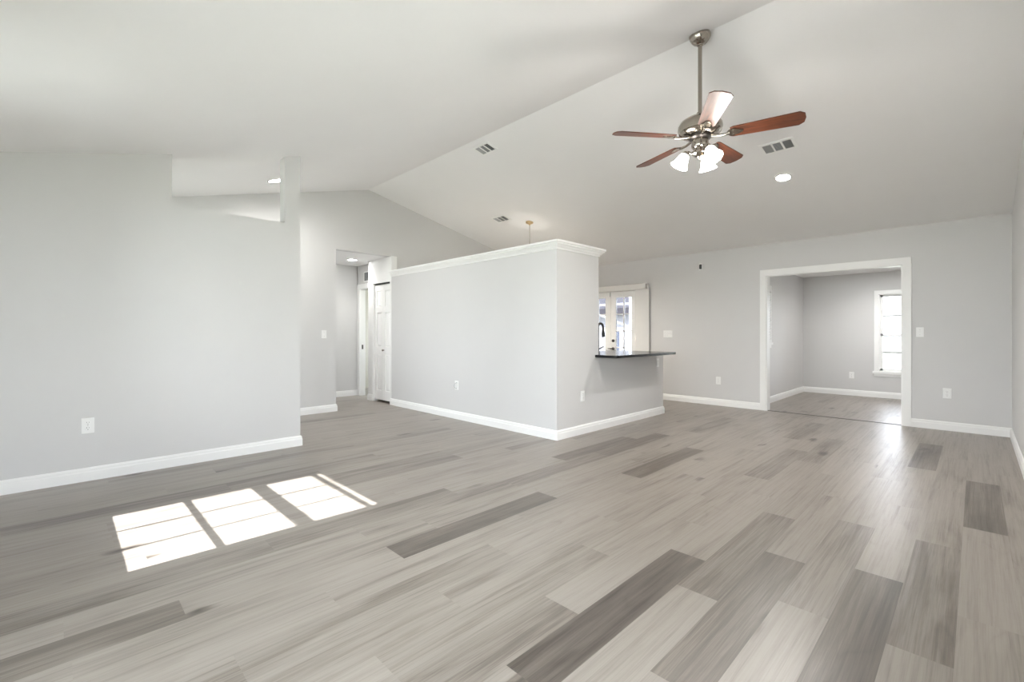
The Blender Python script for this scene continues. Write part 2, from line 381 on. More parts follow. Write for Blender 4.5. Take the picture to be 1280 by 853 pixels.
# ------------------------------------------------------------------ trim
BP = [(0, 0), (.016, 0), (.016, .068), (.012, .078), (.012, .090), (.006, .102), (0, .104)]   # offset, height
def run(mb, p0, p1, nrm, prof, e0=0, e1=0):
    """profile swept from p0 to p1 (2D), nrm outward; e0/e1: +1 outside mitre, -1 inside mitre"""
    p0 = Vector(p0); p1 = Vector(p1); n_ = Vector(nrm); t = (p1-p0).normalized(); k = len(prof)
    a = []; b = []
    for off, z in prof:
        q = p0+n_*off-t*off*e0; a.append((q.x, q.y, z)); q = p1+n_*off+t*off*e1; b.append((q.x, q.y, z))
    mb.add(a+b, [tuple(range(k))[::-1], tuple(range(k, 2*k))]+[(i, (i+1) % k, k+(i+1) % k, k+i) for i in range(k)])
def base(name, segs):
    m = MB()
    for s in segs: run(m, *s[:3], BP, *(s[3:] if len(s) > 3 else (0, 0)))
    struct(name, m, M['trim'])
base('baseboard_left', [((XL, YN), (XL, 1.755), (1, 0), -1, 1), ((XL, 1.755), (XL-.14, 1.755), (0, 1), 1, 1)])
base('baseboard_gable', [((XG, YN), (XG, GY0), (1, 0), 0, 1), ((XG, GY0), (XG-T, GY0), (0, 1), 1, 0)])
base('baseboard_kitchen', [((-6.64, YH), (XP, YH), (0, -1), 0, 1), ((XP, YH), (XP, 6.18), (1, 0), 1, 1), ((XP, 6.18), (XP-T, 6.18), (0, 1), 1, 0)])
base('baseboard_back', [((-4.08, YF), (-2.275, YF), (0, -1)), ((-.56, YF), (XR, YF), (0, -1), 0, -1), ((XG, YF), (-5.62, YF), (0, -1))])
base('baseboard_right', [((XR, YN), (XR, YF), (-1, 0), -1, -1)])
base('baseboard_front', [((XG, YN), (FX0, YN), (0, 1), -1, 0)])
base('baseboard_hall_end', [((-8.10, 2.85), (-8.10, 3.95), (1, 0), -1, -1)])
base('baseboard_closet', [((-7.39, YH), (-7.235, YH), (0, -1), 1, 0), ((-7.39, 3.95), (-7.39, YH), (-1, 0), 0, 1)])
base('baseboard_next_room', [((-2.40, YF+T), (-2.40, IY), (1, 0), -1, -1), ((-2.40, IY), (XR, IY), (0, -1), -1, -1)])
base('baseboard_bedroom', [((-9.0, 5.5), (-7.39, 5.5), (0, -1), -1, -1)])
# crown cap on the half wall
CP = [(0, 2.062), (.010, 2.062), (.012, 2.078), (.022, 2.084), (.034, 2.100), (.050, 2.112), (.052, 2.124), (.066, 2.128), (.066, 2.150), (0, 2.150)]
m = MB(); run(m, (-6.615, YH), (XP, YH), (0, -1), CP, 0, 1); run(m, (XP, YH), (XP, 4.575), (1, 0), CP, 1, 1)
run(m, (XP, 4.575), (XP-T, 4.575), (0, 1), CP, 1, 1); run(m, (XP-T, 4.575), (XP-T, YH+T), (-1, 0), CP, 1, -1); run(m, (XP-T, YH+T), (-6.65, YH+T), (0, 1), CP, -1, 0)
m.prism([(-6.613, YH), (XP, YH), (XP, 4.575), (XP-T, 4.575), (XP-T, YH+T), (-6.613, YH+T)], 'z', 2.0805, 2.1495)
struct('trim_1', m, M['trim'])
# casing round the wide opening
def casing(name, x0, x1, z1, y, w=.085, d=.018, side=-1):
    m = MB()
    for (a, b, c, e) in ((x0-w, x0, 0, z1), (x1, x1+w, 0, z1), (x0-w, x1+w, z1, z1+w)):
        m.box(a, b, y, y+side*d, c, e)
    ob = struct(name, m, M['trim'], bevel=.003)
casing('trim_2', OX0, OX1, OZ, YF); casing('trim_3', OX0, OX1, OZ, YF+T, side=1)
m = MB(); m.box(OX0-.001, OX0+.012, YF-.004, YF+T+.004, 0, OZ).box(OX1-.012, OX1+.001, YF-.004, YF+T+.004, 0, OZ).box(OX0, OX1, YF-.004, YF+T+.004, OZ-.012, OZ+.001)
struct('trim_4', m, M['trim'])
m = MB(); m.prism([(YF+.005, 0), (YF+.045, 0), (YF+.038, .006), (YF+.012, .006)], 'x', OX0+.012, OX1-.012); struct('trim_5', m, M['strip'])
# hall door casing, jamb and strike
m = MB(); m.box(-8.085, -7.99, 3.95, 3.932, 0, 1.97).box(-8.085, -7.40, 3.95, 3.932, 1.97, 2.055); m.box(-7.991, -7.978, 3.948, 4.044, 0, 1.97).box(-7.991, -7.40, 3.948, 4.044, 1.957, 1.971)
struct('trim_6', m, M['trim'], bevel=.002)
# casing inside the closet front
m = MB(); m.box(-7.237, -7.222, YH+.002, YH+.098, 0, 1.99).box(-6.668, -6.654, YH+.002, YH+.098, 0, 1.99); struct('trim_7', m, M['trim'])

# ------------------------------------------------------------------ windows
def sash(x0, x1, z0, z1, y, cols, rows, root, fw=.035, bar=.014, d=.03, hbar=None, gl='glass', glassname='pane', barm='trim'):
    fr = MB(); fr.box(x0, x1, y-d/2, y+d/2, z0, z0+fw).box(x0, x1, y-d/2, y+d/2, z1-fw, z1).box(x0, x0+fw, y-d/2, y+d/2, z0, z1).box(x1-fw, x1, y-d/2, y+d/2, z0, z1)
    s = fr.build('sash', M['trim'], root)
    mu = MB()
    for i in range(1, cols):
        x = x0+fw+(x1-x0-2*fw)*i/cols; mu.box(x-bar/2, x+bar/2, y-.008, y+.008, z0+fw, z1-fw)
    for j in range(1, rows):
        z = z0+fw+(z1-z0-2*fw)*j/rows; hb = hbar or bar; mu.box(x0+fw, x1-fw, y-.008, y+.008, z-hb/2, z+hb/2)
    if mu.v: mu.build('muntin', M[barm], s)
    MB().box(x0+fw*.8, x1-fw*.8, y-.002, y+.002, z0+fw*.8, z1-fw*.8).build(glassname, M[gl], s)
    return s
def dh_window(name, x0, x1, z0, z1, zm, y, cols, rl, ru, loc=(0, 0, 0), rot=(0, 0, 0), bar=.014, meet=.05, barm='trim', hbar=None, gl='glass', into=-1, cas=True, fw=.035):
    """double hung window in local x/z, wall face at local y, room on the 'into' side"""
    root = sempty(name, loc, rot)
    j = MB(); t = .012
    j.box(x0, x0+t, y, y-into*T, z0, z1).box(x1-t, x1, y, y-into*T, z0, z1).box(x0, x1, y, y-into*T, z1-t, z1).box(x0, x1, y, y-into*T, z0, z0+t)
    j.build('frame', M['trim'], root)
    if cas:
        w = .07; c = MB(); c.box(x0-w, x0, y, y+into*.018, z0-.02, z1).box(x1, x1+w, y, y+into*.018, z0-.02, z1).box(x0-w, x1+w, y, y+into*.018, z1, z1+w).box(x0-w-.02, x1+w+.02, y, y+into*.035, z0-.04, z0).box(x0-w, x1+w, y, y+into*.014, z0-.09, z0-.04)
        c.build('casing', M['trim'], root, bevel=.002)
    ym = y-into*T*.55
    sash(x0+t, x1-t, z0+t, zm+meet/2, ym+into*.016, cols, rl, root, bar=bar, fw=fw, barm=barm, hbar=hbar, gl=gl)
    sash(x0+t, x1-t, zm-meet/2, z1-t, ym-into*.016, cols, ru, root, bar=bar, fw=fw, barm=barm, hbar=hbar, gl=gl)
    return root
dh_window('window_1', WX0, WX1, WZ0, WZ1, 1.5525, YN, 3, 2, 2, into=1, bar=.015, hbar=.026, meet=.02, fw=.06)
dh_window('added_window_5', -6.35, -5.25, WZ0, WZ1, 1.5525, YN, 3, 2, 2, into=1, bar=.015, hbar=.026, meet=.02, fw=.06)  # unseen foyer window added to brighten the space behind the notch
portal('sky_portal', (-5.8, YN-T-.01, (WZ0+WZ1)/2), (R(90), 0, 0), 1.1, WZ1-WZ0)
dh_window('window_2', IWX0, IWX1, IWZ0, IWZ1, 1.115, IY, 1, 2, 2, bar=.032, meet=.05, barm='grey', gl='dimmed')  # grey bars carry backlit shade in their colour; glass tint added to dim
# rows differ in height in the photo, so the two thin bars are placed by the sash division above
# added right wall window, unseen, for daylight: three units side by side
dh_window('added_window_3', 0, RWY1-RWY0, RWZ0, RWZ1, 1.1, 0, 5, 2, 2, loc=(XR, RWY0, 0), rot=(0, 0, R(90)), into=1)
# small side window of the next room with a raised horizontal blind
root = dh_window('window_4', 0, IVY1-IVY0, IVZ0, IVZ1, 1.43, 0, 1, 1, 1, loc=(-2.40, IVY1, 0), rot=(0, 0, R(-90)), into=1)
# front glazed door pair behind the camera, unseen, added for daylight
def french(name, x0, x1, z1, y, loc, rot, cols=2, rows=5, hw=True, gl='glass'):
    root = sempty(name, loc, rot)
    f = MB(); f.box(x0, x0+.03, y, y+T, 0, z1).box(x1-.03, x1, y, y+T, 0, z1).box(x0, x1, y, y+T, z1-.03, z1).box(x0+.03, x1-.03, y, y+T, 0, .02)
    f.build('frame', M['trim'], root)
    mid = (x0+x1)/2
    for k, (a, b) in enumerate(((x0+.032, mid-.002), (mid+.002, x1-.032))):
        st = .115 if x1-x0 < 1.5 else .12; yb = y+.03; ye = y+.07
        d = MB(); d.box(a, a+st, yb, ye, .022, z1-.032).box(b-st, b, yb, ye, .022, z1-.032).box(a+st, b-st, yb, ye, z1-.032-.11, z1-.032).box(a+st, b-st, yb, ye, .022, .25)
        leaf = d.build('door_leaf', M['door'], root, bevel=.002)
        g0, g1, h0, h1 = a+st, b-st, .25, z1-.142
        mu = MB()
        for i in range(1, cols): mu.box(g0+(g1-g0)*i/cols-.009, g0+(g1-g0)*i/cols+.009, yb+.004, ye-.004, h0, h1)
        for j in range(1, rows): mu.box(g0, g1, yb+.004, ye-.004, h0+(h1-h0)*j/rows-.009, h0+(h1-h0)*j/rows+.009)
        mu.build('muntin', M['door'], leaf)
        MB().box(g0-.004, g1+.004, (yb+ye)/2-.002, (yb+ye)/2+.002, h0-.004, h1+.004).build('pane', M[gl], leaf)
        if hw and k == 1:
            mx = Matrix.Translation((a+.06, yb, 1.01)) @ Matrix.Rotation(R(90), 4, 'X')
            MB().lathe([(.028, -.001), (.028, .012), (.016, .018), (.016, .028), (0, .030)], 20, mx).build('deadbolt', M['iron'], leaf, smooth=True)
            mx = Matrix.Translation((a+.06, yb, .86)) @ Matrix.Rotation(R(90), 4, 'X')
            h_ = MB().lathe([(.028, -.001), (.028, .010), (.011, .014), (.011, .045), (0, .046)], 20, mx)
            h_.tube([(a+.06, yb-.042, .86), (a+.02, yb-.046, .862), (a-.035, yb-.044, .858)], [.011, .009, .007], 10)
            h_.build('door_handle', M['iron'], leaf, smooth=True)
    if hw:
        MB().box(mid-.012, mid+.012, y+.018, y+.03, .03, z1-.04).build('astragal', M['door'], root)
        MB().box(mid-.006, mid+.006, y+.012, y+.018, z1-.12, z1-.045).build('flush_bolt', M['grey'], root)
    return root
french('door_1', DX0, DX1, DZ, YF, (0, 0, 0), (0, 0, 0), gl='tinted')  # glass tint added to dim the view outside
french('added_door_2', 0, FX1-FX0, FZ1, 0, (FX1, YN, 0), (0, 0, R(180)), hw=False)  # unseen front doors added to bring daylight in

# bifold closet door
def bifold():
    root = sempty('door_3', (-7.222, YH+.035, 0)); L = .276
    for k in range(2):
        x0 = k*(L+.002)+.002; x1 = x0+L-.002; z0, z1 = .035, 1.965
        st = .062; d = MB(); d.box(x0, x0+st, 0, .03, z0, z1).box(x1-st, x1, 0, .03, z0, z1)
        rails = [(z0, z0+.16), (.80, .93), (1.50, 1.60), (z1-.10, z1)]
        for a, b in rails: d.box(x0+st, x1-st, 0, .03, a, b)
        leaf = d.build('door_leaf', M['door'], root, bevel=.003)
        for a, b in ((z0+.16, .80), (.93, 1.50), (1.60, z1-.10)):
            p = MB(); q = .022; xa, xb = x0+st, x1-st
            V = [(xa, .020, a), (xb, .020, a), (xb, .020, b), (xa, .020, b), (xa+q, .004, a+q), (xb-q, .004, a+q), (xb-q, .004, b-q), (xa+q, .004, b-q), (xa, .024, a), (xb, .024, a), (xb, .024, b), (xa, .024, b)]
            p.add(V, [(4, 5, 6, 7), (0, 1, 5, 4), (1, 2, 6, 5), (2, 3, 7, 6), (3, 0, 4, 7), (8, 11, 10, 9), (0, 8, 9, 1), (1, 9, 10, 2), (2, 10, 11, 3), (3, 11, 8, 0)])
            p.build('raised_panel', M['door'], leaf)
        if k == 1:
            mx = Matrix.Translation((x0+.022, 0, .87)) @ Matrix.Rotation(R(90), 4, 'X')
            MB().lathe([(.014, -.001), (.008, .006), (.008, .014), (.017, .022), (.014, .032), (0, .035)], 18, mx).build('knob', M['nickel'], leaf, smooth=True)
    MB().box(0, .555, .002, .03, 1.972, 1.992).build('top_gap_shade', M['black'], root)  # black strip painted in for the shadow gap above the leaves
bifold()
# strike plate on the hall door jamb
o = MB().box(-7.979, -7.975, 3.97, 4.0, .86, .94).build('strike_plate', M['iron'], None); o['label'] = 'small dark strike plate on the white jamb of the hall doorway'; o['category'] = 'strike plate'

# ------------------------------------------------------------------ wall fittings (local: wall at y=0, room at -y)
def wallrot(n): return {(0, -1): 0, (1, 0): R(90), (-1, 0): R(-90), (0, 1): R(180)}[n]
def plate(root, w, h_):
    m = MB(); m.prism([(-w/2, -h_/2), (w/2, -h_/2), (w/2, h_/2), (-w/2, h_/2)], 'y', 0, -.006)
    return m.build('face_plate', M['plastic'], root, bevel=.0025)
def outlet(loc, n, label, w=.075, h_=.12, group=None):
    root = thing('wall_outlet', label, 'outlet', loc, (0, 0, wallrot(n)))
    pl = plate(root, w, h_)
    for s in (1, -1):
        z = s*.021
        MB().lathe([(.0175, .004), (.0175, .0085), (.0165, .0095), (0, .0095)], 22, Matrix.Translation((0, 0, z)) @ Matrix.Rotation(R(90), 4, 'X')).build('socket', M['plastic'], root, smooth=True)
        d = MB(); d.box(-.0075, -.0055, -.0095, -.0102, z+.001, z+.010).box(.0055, .0075, -.0095, -.0102, z+.002, z+.009).box(-.002, .002, -.0095, -.0102, z-.0105, z-.006)
        d.build('slot', M['slot'], root)
    MB().lathe([(.0028, .005), (.0028, .0075), (0, .0078)], 10, Matrix.Rotation(R(90), 4, 'X')).build('screw', M['grey'], pl, smooth=True)
    return root
def switch(loc, n, label, gangs=1):
    root = thing('light_switch', label, 'switch', loc, (0, 0, wallrot(n)))
    w = .072+.046*(gangs-1); pl = plate(root, w, .118)
    for g in range(gangs):
        x = (g-(gangs-1)/2)*.046
        MB().box(x-.0055, x+.0055, -.004, -.0075, -.013, .013).build('switch_collar', M['plastic'], root)
        t = MB(); t.prism([(-.006, -.003), (-.006, .008), (-.018, .012), (-.017, .006)], 'x', x-.004, x+.004); t.build('toggle', M['plastic'], root)
        for s in (1, -1):
            MB().lathe([(.003, .005), (.003, .007), (0, .0073)], 10, Matrix.Translation((x, 0, s*.030)) @ Matrix.Rotation(R(90), 4, 'X')).build('screw', M['grey'], pl, smooth=True)
    return root
outlet((XL, .155, .430), (1, 0), 'white duplex outlet low on the long left wall above the sun patch')
outlet((XP, 4.256, .432), (1, 0), 'white duplex outlet low on the tall end of the kitchen half wall')
outlet((XP, 6.02, .735), (1, 0), 'white outlet high on the low kitchen wall under the black worktop end', w=.07, h_=.118)
outlet((-2.888, YF, .397), (0, -1), 'white outlet on the far wall between half wall and cased opening')
outlet((-.240, YF, .439), (0, -1), 'white outlet low on the far wall right of the cased opening')
outlet((-1.62, IY, .375), (0, -1), 'white outlet in the next room left of its window')
switch((XG, 2.728, 1.138), (1, 0), 'single white light switch beside the hall opening')
switch((-3.74, YF, 1.14), (0, -1), 'triple white light switch right of the french doors', 3)
switch((-.481, YF, 1.165), (0, -1), 'white light switch just right of the wide cased opening', 1)
# cable outlet with a short cable loop
root = thing('cable_outlet', 'small white cable plate with a short dark cable end on half wall', 'cable outlet', (-4.907, YH, .452), (0, 0, 0))
plate(root, .075, .12)
MB().lathe([(.0065, .004), (.0065, .012), (.0048, .013), (.0048, .022), (0, .022)], 12, Matrix.Translation((.01, 0, .035)) @ Matrix.Rotation(R(90), 4, 'X')).build('coax_jack', M['grey'], root, smooth=True)
pts = [(.01, -.02, .035)]+[(.01-.002*i-.012*math.sin(i*.5), -.03-.012*math.sin(i*.45), .03-.0085*i) for i in range(1, 9)]
MB().tube(pts, .0038, 8).build('cable', M['grey'], root, smooth=True)
MB().tube([pts[-1], (pts[-1][0]+.02, -.03, -.038), (pts[-1][0]+.034, -.03, -.028)], .0042, 8).build('cable_end', M['grey'], root, smooth=True)
# sensor on the far wall
root = thing('motion_sensor', 'tiny black sensor on white mount high on the far wall', 'sensor', (-3.17, YF, 2.24))
MB().prism([(-.032, -.052), (.032, -.052), (.032, .058), (-.032, .058)], 'y', 0, -.006).build('mount', M['plastic'], root, bevel=.002)
MB().box(-.018, .018, -.006, -.03, -.036, .04).build('sensor_body', M['black'], root, bevel=.008)

# ------------------------------------------------------------------ ceiling fittings
def register(x, y, w, d, label, dark=(1, 1, 1)):
    a = AF if y < RY else -AB
    root = thing('ceiling_vent', label, 'vent', (x, y, zc(y)), (a, 0, 0))
    f = MB(); b = .028
    f.box(-w/2, w/2, -d/2, -d/2+b, -.007, .0).box(-w/2, w/2, d/2-b, d/2, -.007, 0).box(-w/2, -w/2+b, -d/2+b, d/2-b, -.007, 0).box(w/2-b, w/2, -d/2+b, d/2-b, -.007, 0)
    iw = w-2*b
    for k in (1, 2): f.box(-w/2+b+iw*k/3-.008, -w/2+b+iw*k/3+.008, -d/2+b, d/2-b, -.007, 0)
    f.build('frame', M['plastic'], root, bevel=.0015)
    for k in range(3):
        x0 = -w/2+b+iw*k/3+(.008 if k else 0); x1 = -w/2+b+iw*(k+1)/3-(.008 if k < 2 else 0)
        MB().box(x0, x1, -d/2+b, d/2-b, -.0012, -.0004).build('duct_shade_plate', M['duct'], root)  # flat dark plate, the duct's shade is in its colour
        s = MB()
        if k == 1:
            n = 8
            for i in range(n):
                yy = -d/2+b+(d-2*b)*(i+.5)/n; s.box(x0, x1, yy-.0022, yy+.0022, -.0065, -.0013)
        else:
            n = 7; sg = -1 if k == 0 else 1
            for i in range(n):
                xx = x0+(x1-x0)*(i+.5)/n
                s.prism([(xx-.001-sg*.003, -.0013), (xx+.001-sg*.003, -.0013), (xx+.001+sg*.003, -.0068), (xx-.001+sg*.003, -.0068)], 'y', -d/2+b, d/2-b)
        s.build('louvre', M['grey'], root)
register(-4.10, 3.60, .27, .19, 'white ceiling vent near the ridge left of the fan')
register(-5.42, 5.10, .30, .20, 'white ceiling vent over the kitchen beside the pendant light')
register(-1.385, 5.09, .31, .20, 'white ceiling vent right of the fan above the downlight')
# wall return grille in the hall
root = thing('return_grille', 'grey return air grille above the hall doorway', 'vent', (-7.66, 3.95, 2.18))
MB().box(-.19, .19, -.001, -.006, -.095, -.075).box(-.19, .19, -.001, -.006, .075, .095).box(-.19, -.17, -.001, -.006, -.075, .075).box(.17, .19, -.001, -.006, -.075, .075).build('frame', M['plastic'], root)
MB().box(-.17, .17, -.0005, -.0015, -.075, .075).build('duct_shade_plate', M['duct'], root)  # dark plate with the shade behind the louvres as colour
s = MB()
for i in range(10): s.box(-.17, .17, -.0018, -.0055, -.073+i*.0155, -.073+i*.0155+.006)
s.build('louvre', M['grey'], root)

def downlight(x, y, z, a, label, power, r=.085, spread=125):
    root = thing('recessed_light', label, 'ceiling light', (x, y, z), (a, 0, 0))
    MB().lathe([(r, 0), (r, -.004), (r*.92, -.008), (r*.80, -.006), (r*.80, 0)], 36, cap=False).build('trim_ring', M['plastic'], root, smooth=True)
    MB().lathe([(0, -.0035), (r*.80, -.0045), (r*.80, -.001), (0, -.001)], 36, cap=False).build('lens', M['lens'], root, smooth=True)
    d = bpy.data.lights.new('downlight_glow', 'SPOT'); d.energy = power; d.shadow_soft_size = .06; d.color = (1, .98, .95); d.spot_size = R(spread); d.spot_blend = 1.0
    o = bpy.data.objects.new('downlight_glow', d); COL.objects.link(o); o.location = (0, 0, -.05); o.parent = root
downlight(-1.50, 5.70, zc(5.70), -AB, 'lit recessed light in the ceiling right of the fan', 28)
downlight(-5.92, 1.84, zc(1.84), AF, 'lit recessed light seen through the high notch in the left wall', 13, spread=172)
downlight(-7.44, 3.53, 2.40, 0, 'lit recessed light in the low hall ceiling', 7)
downlight(-1.03, 9.38, 2.25, 0, 'lit flush light in the ceiling of the next room', 12, r=.16, spread=165)

# pendant over the kitchen
px, py = -5.063, 5.397
root = thing('pendant_light', 'brass pendant light with thin rod hanging behind the half wall', 'pendant light', (px, py, zc(py)))
MB().lathe([(.062, .012), (.062, -.006), (.055, -.022), (.02, -.034), (.008, -.05), (0, -.05)], 28, cap=False).build('canopy', M['brass'], root, smooth=True)
MB().tube([(0, 0, -.04), (0, 0, -.95)], .0055, 10).build('rod', M['nickel'], root, smooth=True)
MB().lathe([(.02, -.93), (.045, -.96), (.09, -1.03), (.125, -1.10), (.121, -1.10), (.087, -1.035), (.04, -.968), (.012, -.945)], 32, cap=False).build('lamp_shade', M['bulb_shade'], root, smooth=True)
d = bpy.data.lights.new('pendant_glow', 'POINT'); d.energy = 22; d.shadow_soft_size = .04; d.color = (1, .95, .87)
o = bpy.data.objects.new('pendant_glow', d); COL.objects.link(o); o.location = (0, 0, -1.08); o.parent = root

# ------------------------------------------------------------------ ceiling fan
fx, fy = -1.447, 3.400
fan = thing('ceiling_fan', 'five blade ceiling fan with cherry blades and three lit shades', 'ceiling fan', (fx, fy, 0))
MB().lathe([(.070, 3.384), (.077, 3.372), (.075, 3.358), (.066, 3.340), (.052, 3.322), (.034, 3.312), (.020, 3.306), (.020, 3.298), (.0, 3.298)], 36).build('canopy', M['nickel'], fan, smooth=True)
MB().lathe([(.0145, 3.31), (.0145, 2.76)], 18).build('downrod', M['nickel'], fan, smooth=True)
MB().lathe([(.022, 2.80), (.026, 2.795), (.026, 2.765), (.05, 2.762), (.06, 2.756)], 28).build('rod_collar', M['nickel'], fan, smooth=True)
MB().lathe([(0, 2.768), (.05, 2.766), (.10, 2.752), (.137, 2.728), (.154, 2.700), (.157, 2.678), (.150, 2.660), (.150, 2.650), (.138, 2.638), (.110, 2.628), (.085, 2.622), (0, 2.622)], 48).build('motor_housing', M['nickel'], fan, smooth=True)
MB().lathe([(0, 2.63), (.078, 2.628), (.080, 2.606), (.066, 2.594), (0, 2.594)], 36).build('flywheel', M['iron'], fan, smooth=True)
MB().lathe([(0, 2.598), (.056, 2.596), (.060, 2.585), (.060, 2.545), (.052, 2.532), (.046, 2.528), (.046, 2.515), (.058, 2.507), (.058, 2.490), (.044, 2.476), (.020, 2.468), (.012, 2.452), (0, 2.448)], 36).build('switch_housing', M['nickel'], fan, smooth=True)
BLZ = 2.612
def blade(ang):
    r0, r1, n = .205, .665, 14
    pitch = R(-13)
    mx = Matrix.Rotation(R(ang), 4, 'Z') @ Matrix.Translation((0, 0, BLZ)) @ Matrix.Rotation(pitch, 4, 'X')
    out = [(r0, .050), (r0+.02, .058)] + [(r0+.02+(r1-.035-r0-.02)*i/n, .058+.015*(i/n)) for i in range(1, n+1)] + [(r1-.004, .048)]
    poly = out + [(r1+.004, 0)] + [(x, -y) for x, y in reversed(out)]
    b = MB(); b.prism(poly, 'z', -.0035, .0035)
    bl = b.build('blade', M['blade'], fan, bevel=.0015); bl.matrix_local = mx
    k = MB()
    m2 = Matrix.Identity(4)
    # bracket: arm from the flywheel, then a flat open plate under the blade root
    k.tube([(.066, 0, .004), (.10, 0, -.004), (.14, 0, -.012), (.175, 0, -.012), (.20, 0, -.009)], [.011, .010, .009, .010, .011], 10)
    k.prism([(.185, -.016), (.20, -.036), (.225, -.040), (.262, -.024), (.285, -.010), (.290, 0), (.285, .010), (.262, .024), (.225, .040), (.20, .036), (.185, .016)], 'z', -.009, -.0036)
    kk = k.build('blade_bracket', M['nickel'], fan, smooth=True); kk.matrix_local = mx
    for sx_, sy_ in ((.225, .022), (.225, -.022), (.268, 0)):
        w_ = MB().lathe([(.006, -.0088), (.005, -.0115), (0, -.0122)], 12, Matrix.Translation((sx_, sy_, 0))); w_.build('screw', M['nickel'], kk, smooth=True)
for k in range(5): blade(-56+72*k)
for a in (-30, 90, -150):
    mz = Matrix.Rotation(R(a), 4, 'Z')
    def P(x, z): return mz @ Vector((x, 0, z))
    arm = MB().tube([P(.040, 2.498), P(.062, 2.500), P(.080, 2.512), P(.092, 2.512), P(.100, 2.502)], [.009, .008, .008, .009, .012], 12)
    arm.build('lamp_arm', M['nickel'], fan, smooth=True)
    mx = mz @ Matrix.Translation((.096, 0, 2.508)) @ Matrix.Rotation(R(-28), 4, 'Y')
    hold = MB().lathe([(0, .006), (.020, .004), (.026, -.008), (.027, -.020), (.0, -.020)], 24, mx).build('shade_holder', M['nickel'], fan, smooth=True)
    sh = MB().lathe([(.024, -.014), (.030, -.022), (.038, -.040), (.043, -.060), (.048, -.080), (.056, -.098), (.066, -.110), (.063, -.111), (.052, -.099), (.044, -.080), (.039, -.060), (.034, -.041), (.026, -.024), (.018, -.018)], 30, mx, cap=False)
    sh.build('lamp_shade', M['shade'], fan, smooth=True)
    d = bpy.data.lights.new('fan_lamp_glow', 'POINT'); d.energy = 3.2; d.shadow_soft_size = .05; d.color = (1, .95, .89)
    o = bpy.data.objects.new('fan_lamp_glow', d); COL.objects.link(o); o.location = mx @ Vector((0, 0, -.125)); o.parent = fan
ch = MB().tube([(.03, -.035, 2.48), (.03, -.035, 2.40)], .0016, 6); ch.lathe([(0, 2.402), (.005, 2.398), (.006, 2.388), (0, 2.380)], 10, Matrix.Translation((.03, -.035, 0))); ch.build('pull_chain', M['brass'], fan, smooth=True)

# ------------------------------------------------------------------ kitchen
root = thing('worktop', 'polished black granite worktop on the low kitchen wall', 'worktop', (0, 0, 0))
y0, y1, xa, xb = 4.585, 5.985, -3.90, -2.86
def arc(cx_, cy_, r, a0, a1, n=6): return [(cx_+r*math.cos(R(a0+(a1-a0)*i/n)), cy_+r*math.sin(R(a0+(a1-a0)*i/n))) for i in range(n+1)]
poly = [(XP-T-.002, 3.93), (XP-T-.002, y0), (XP, y0)] + [(XP+.001, 4.50)] + arc(xb-.05, 4.50+.05, .05, -90, 0) + arc(xb-.05, y1-.05, .05, 0, 90) + [(xa, y1), (xa, 3.93)]
MB().prism(poly, 'z', .866, .896).build('slab', M['granite'], root, bevel=.004)
# faucet
fxx, fyy = -3.42, 4.93
root = thing('kitchen_faucet', 'dark gooseneck faucet standing at the inner edge of the black worktop', 'faucet', (fxx, fyy, .896), (0, 0, R(78)))
MB().lathe([(.026, 0), (.026, .006), (.019, .014), (.016, .06), (.013, .065), (0, .065)], 20).build('base', M['iron'], root, smooth=True)
pts = [(0, 0, .05), (0, 0, .30)] + [(.045-.045*math.cos(R(a)), 0, .335+.048*math.sin(R(a))) for a in range(0, 181, 20)] + [(.092, 0, .27)]
MB().tube(pts, .0145, 12).build('spout', M['iron'], root, smooth=True)
MB().tube([(.092, 0, .285), (.094, 0, .25), (.096, 0, .205)], [.017, .022, .021], 14).build('spray_head', M['black'], root, smooth=True)
MB().tube([(0, -.018, .05), (0, -.05, .062), (0, -.10, .09)], [.008, .007, .006], 10).build('lever', M['iron'], root, smooth=True)
# base cabinet that carries the kitchen side of the worktop
root = thing('base_cabinet', 'white base cabinet behind the low wall under the black worktop', 'cabinet', (0, 0, 0))
MB().box(-3.86, XP-T-.004, 3.935, 5.97, .10, .864).build('body', M['cabinet'], root)
MB().box(-3.80, XP-T-.004, 3.935, 5.95, 0, .10).build('plinth', M['cabinet'], root)
for i in range(4):
    a = 3.95+i*.505; b = a+.49
    dd = MB().box(-3.88, -3.862, a, b, .13, .84).build('door', M['cabinet'], root, bevel=.003)
    MB().tube([(-3.881, a+.05, .74), (-3.90, a+.05, .74), (-3.90, a+.05, .64), (-3.881, a+.05, .64)], .004, 8).build('handle', M['nickel'], dd, smooth=True)

# vertical blind drawn to the right of the french doors, with its valance
root = thing('vertical_blind', 'white vertical blind stacked at the right of the french doors', 'blind', (0, YF, 0))
v = MB(); v.prism([(-.095, 1.945), (-.095, 2.035), (-.10, 2.042), (0, 2.042), (0, 2.032), (-.087, 2.032), (-.087, 1.945)], 'x', -5.66, -4.105); v.box(-5.66, -5.648, -.095, 0, 1.945, 2.032).box(-4.117, -4.105, -.095, 0, 1.945, 2.032)
v.build('valance', M['blind'], root, bevel=.001)
MB().box(-5.62, -4.12, -.07, -.03, 2.0, 2.03).build('head_rail', M['plastic'], root)
for i in range(11):
    x = -4.305+i*.0185; mx = Matrix.Translation((x, -.048, 0)) @ Matrix.Rotation(R(12), 4, 'Z')
    MB().box(-.0442, .0442, -.0008, .0008, .03, 1.998, mx).build('slat', M['blind'], root)
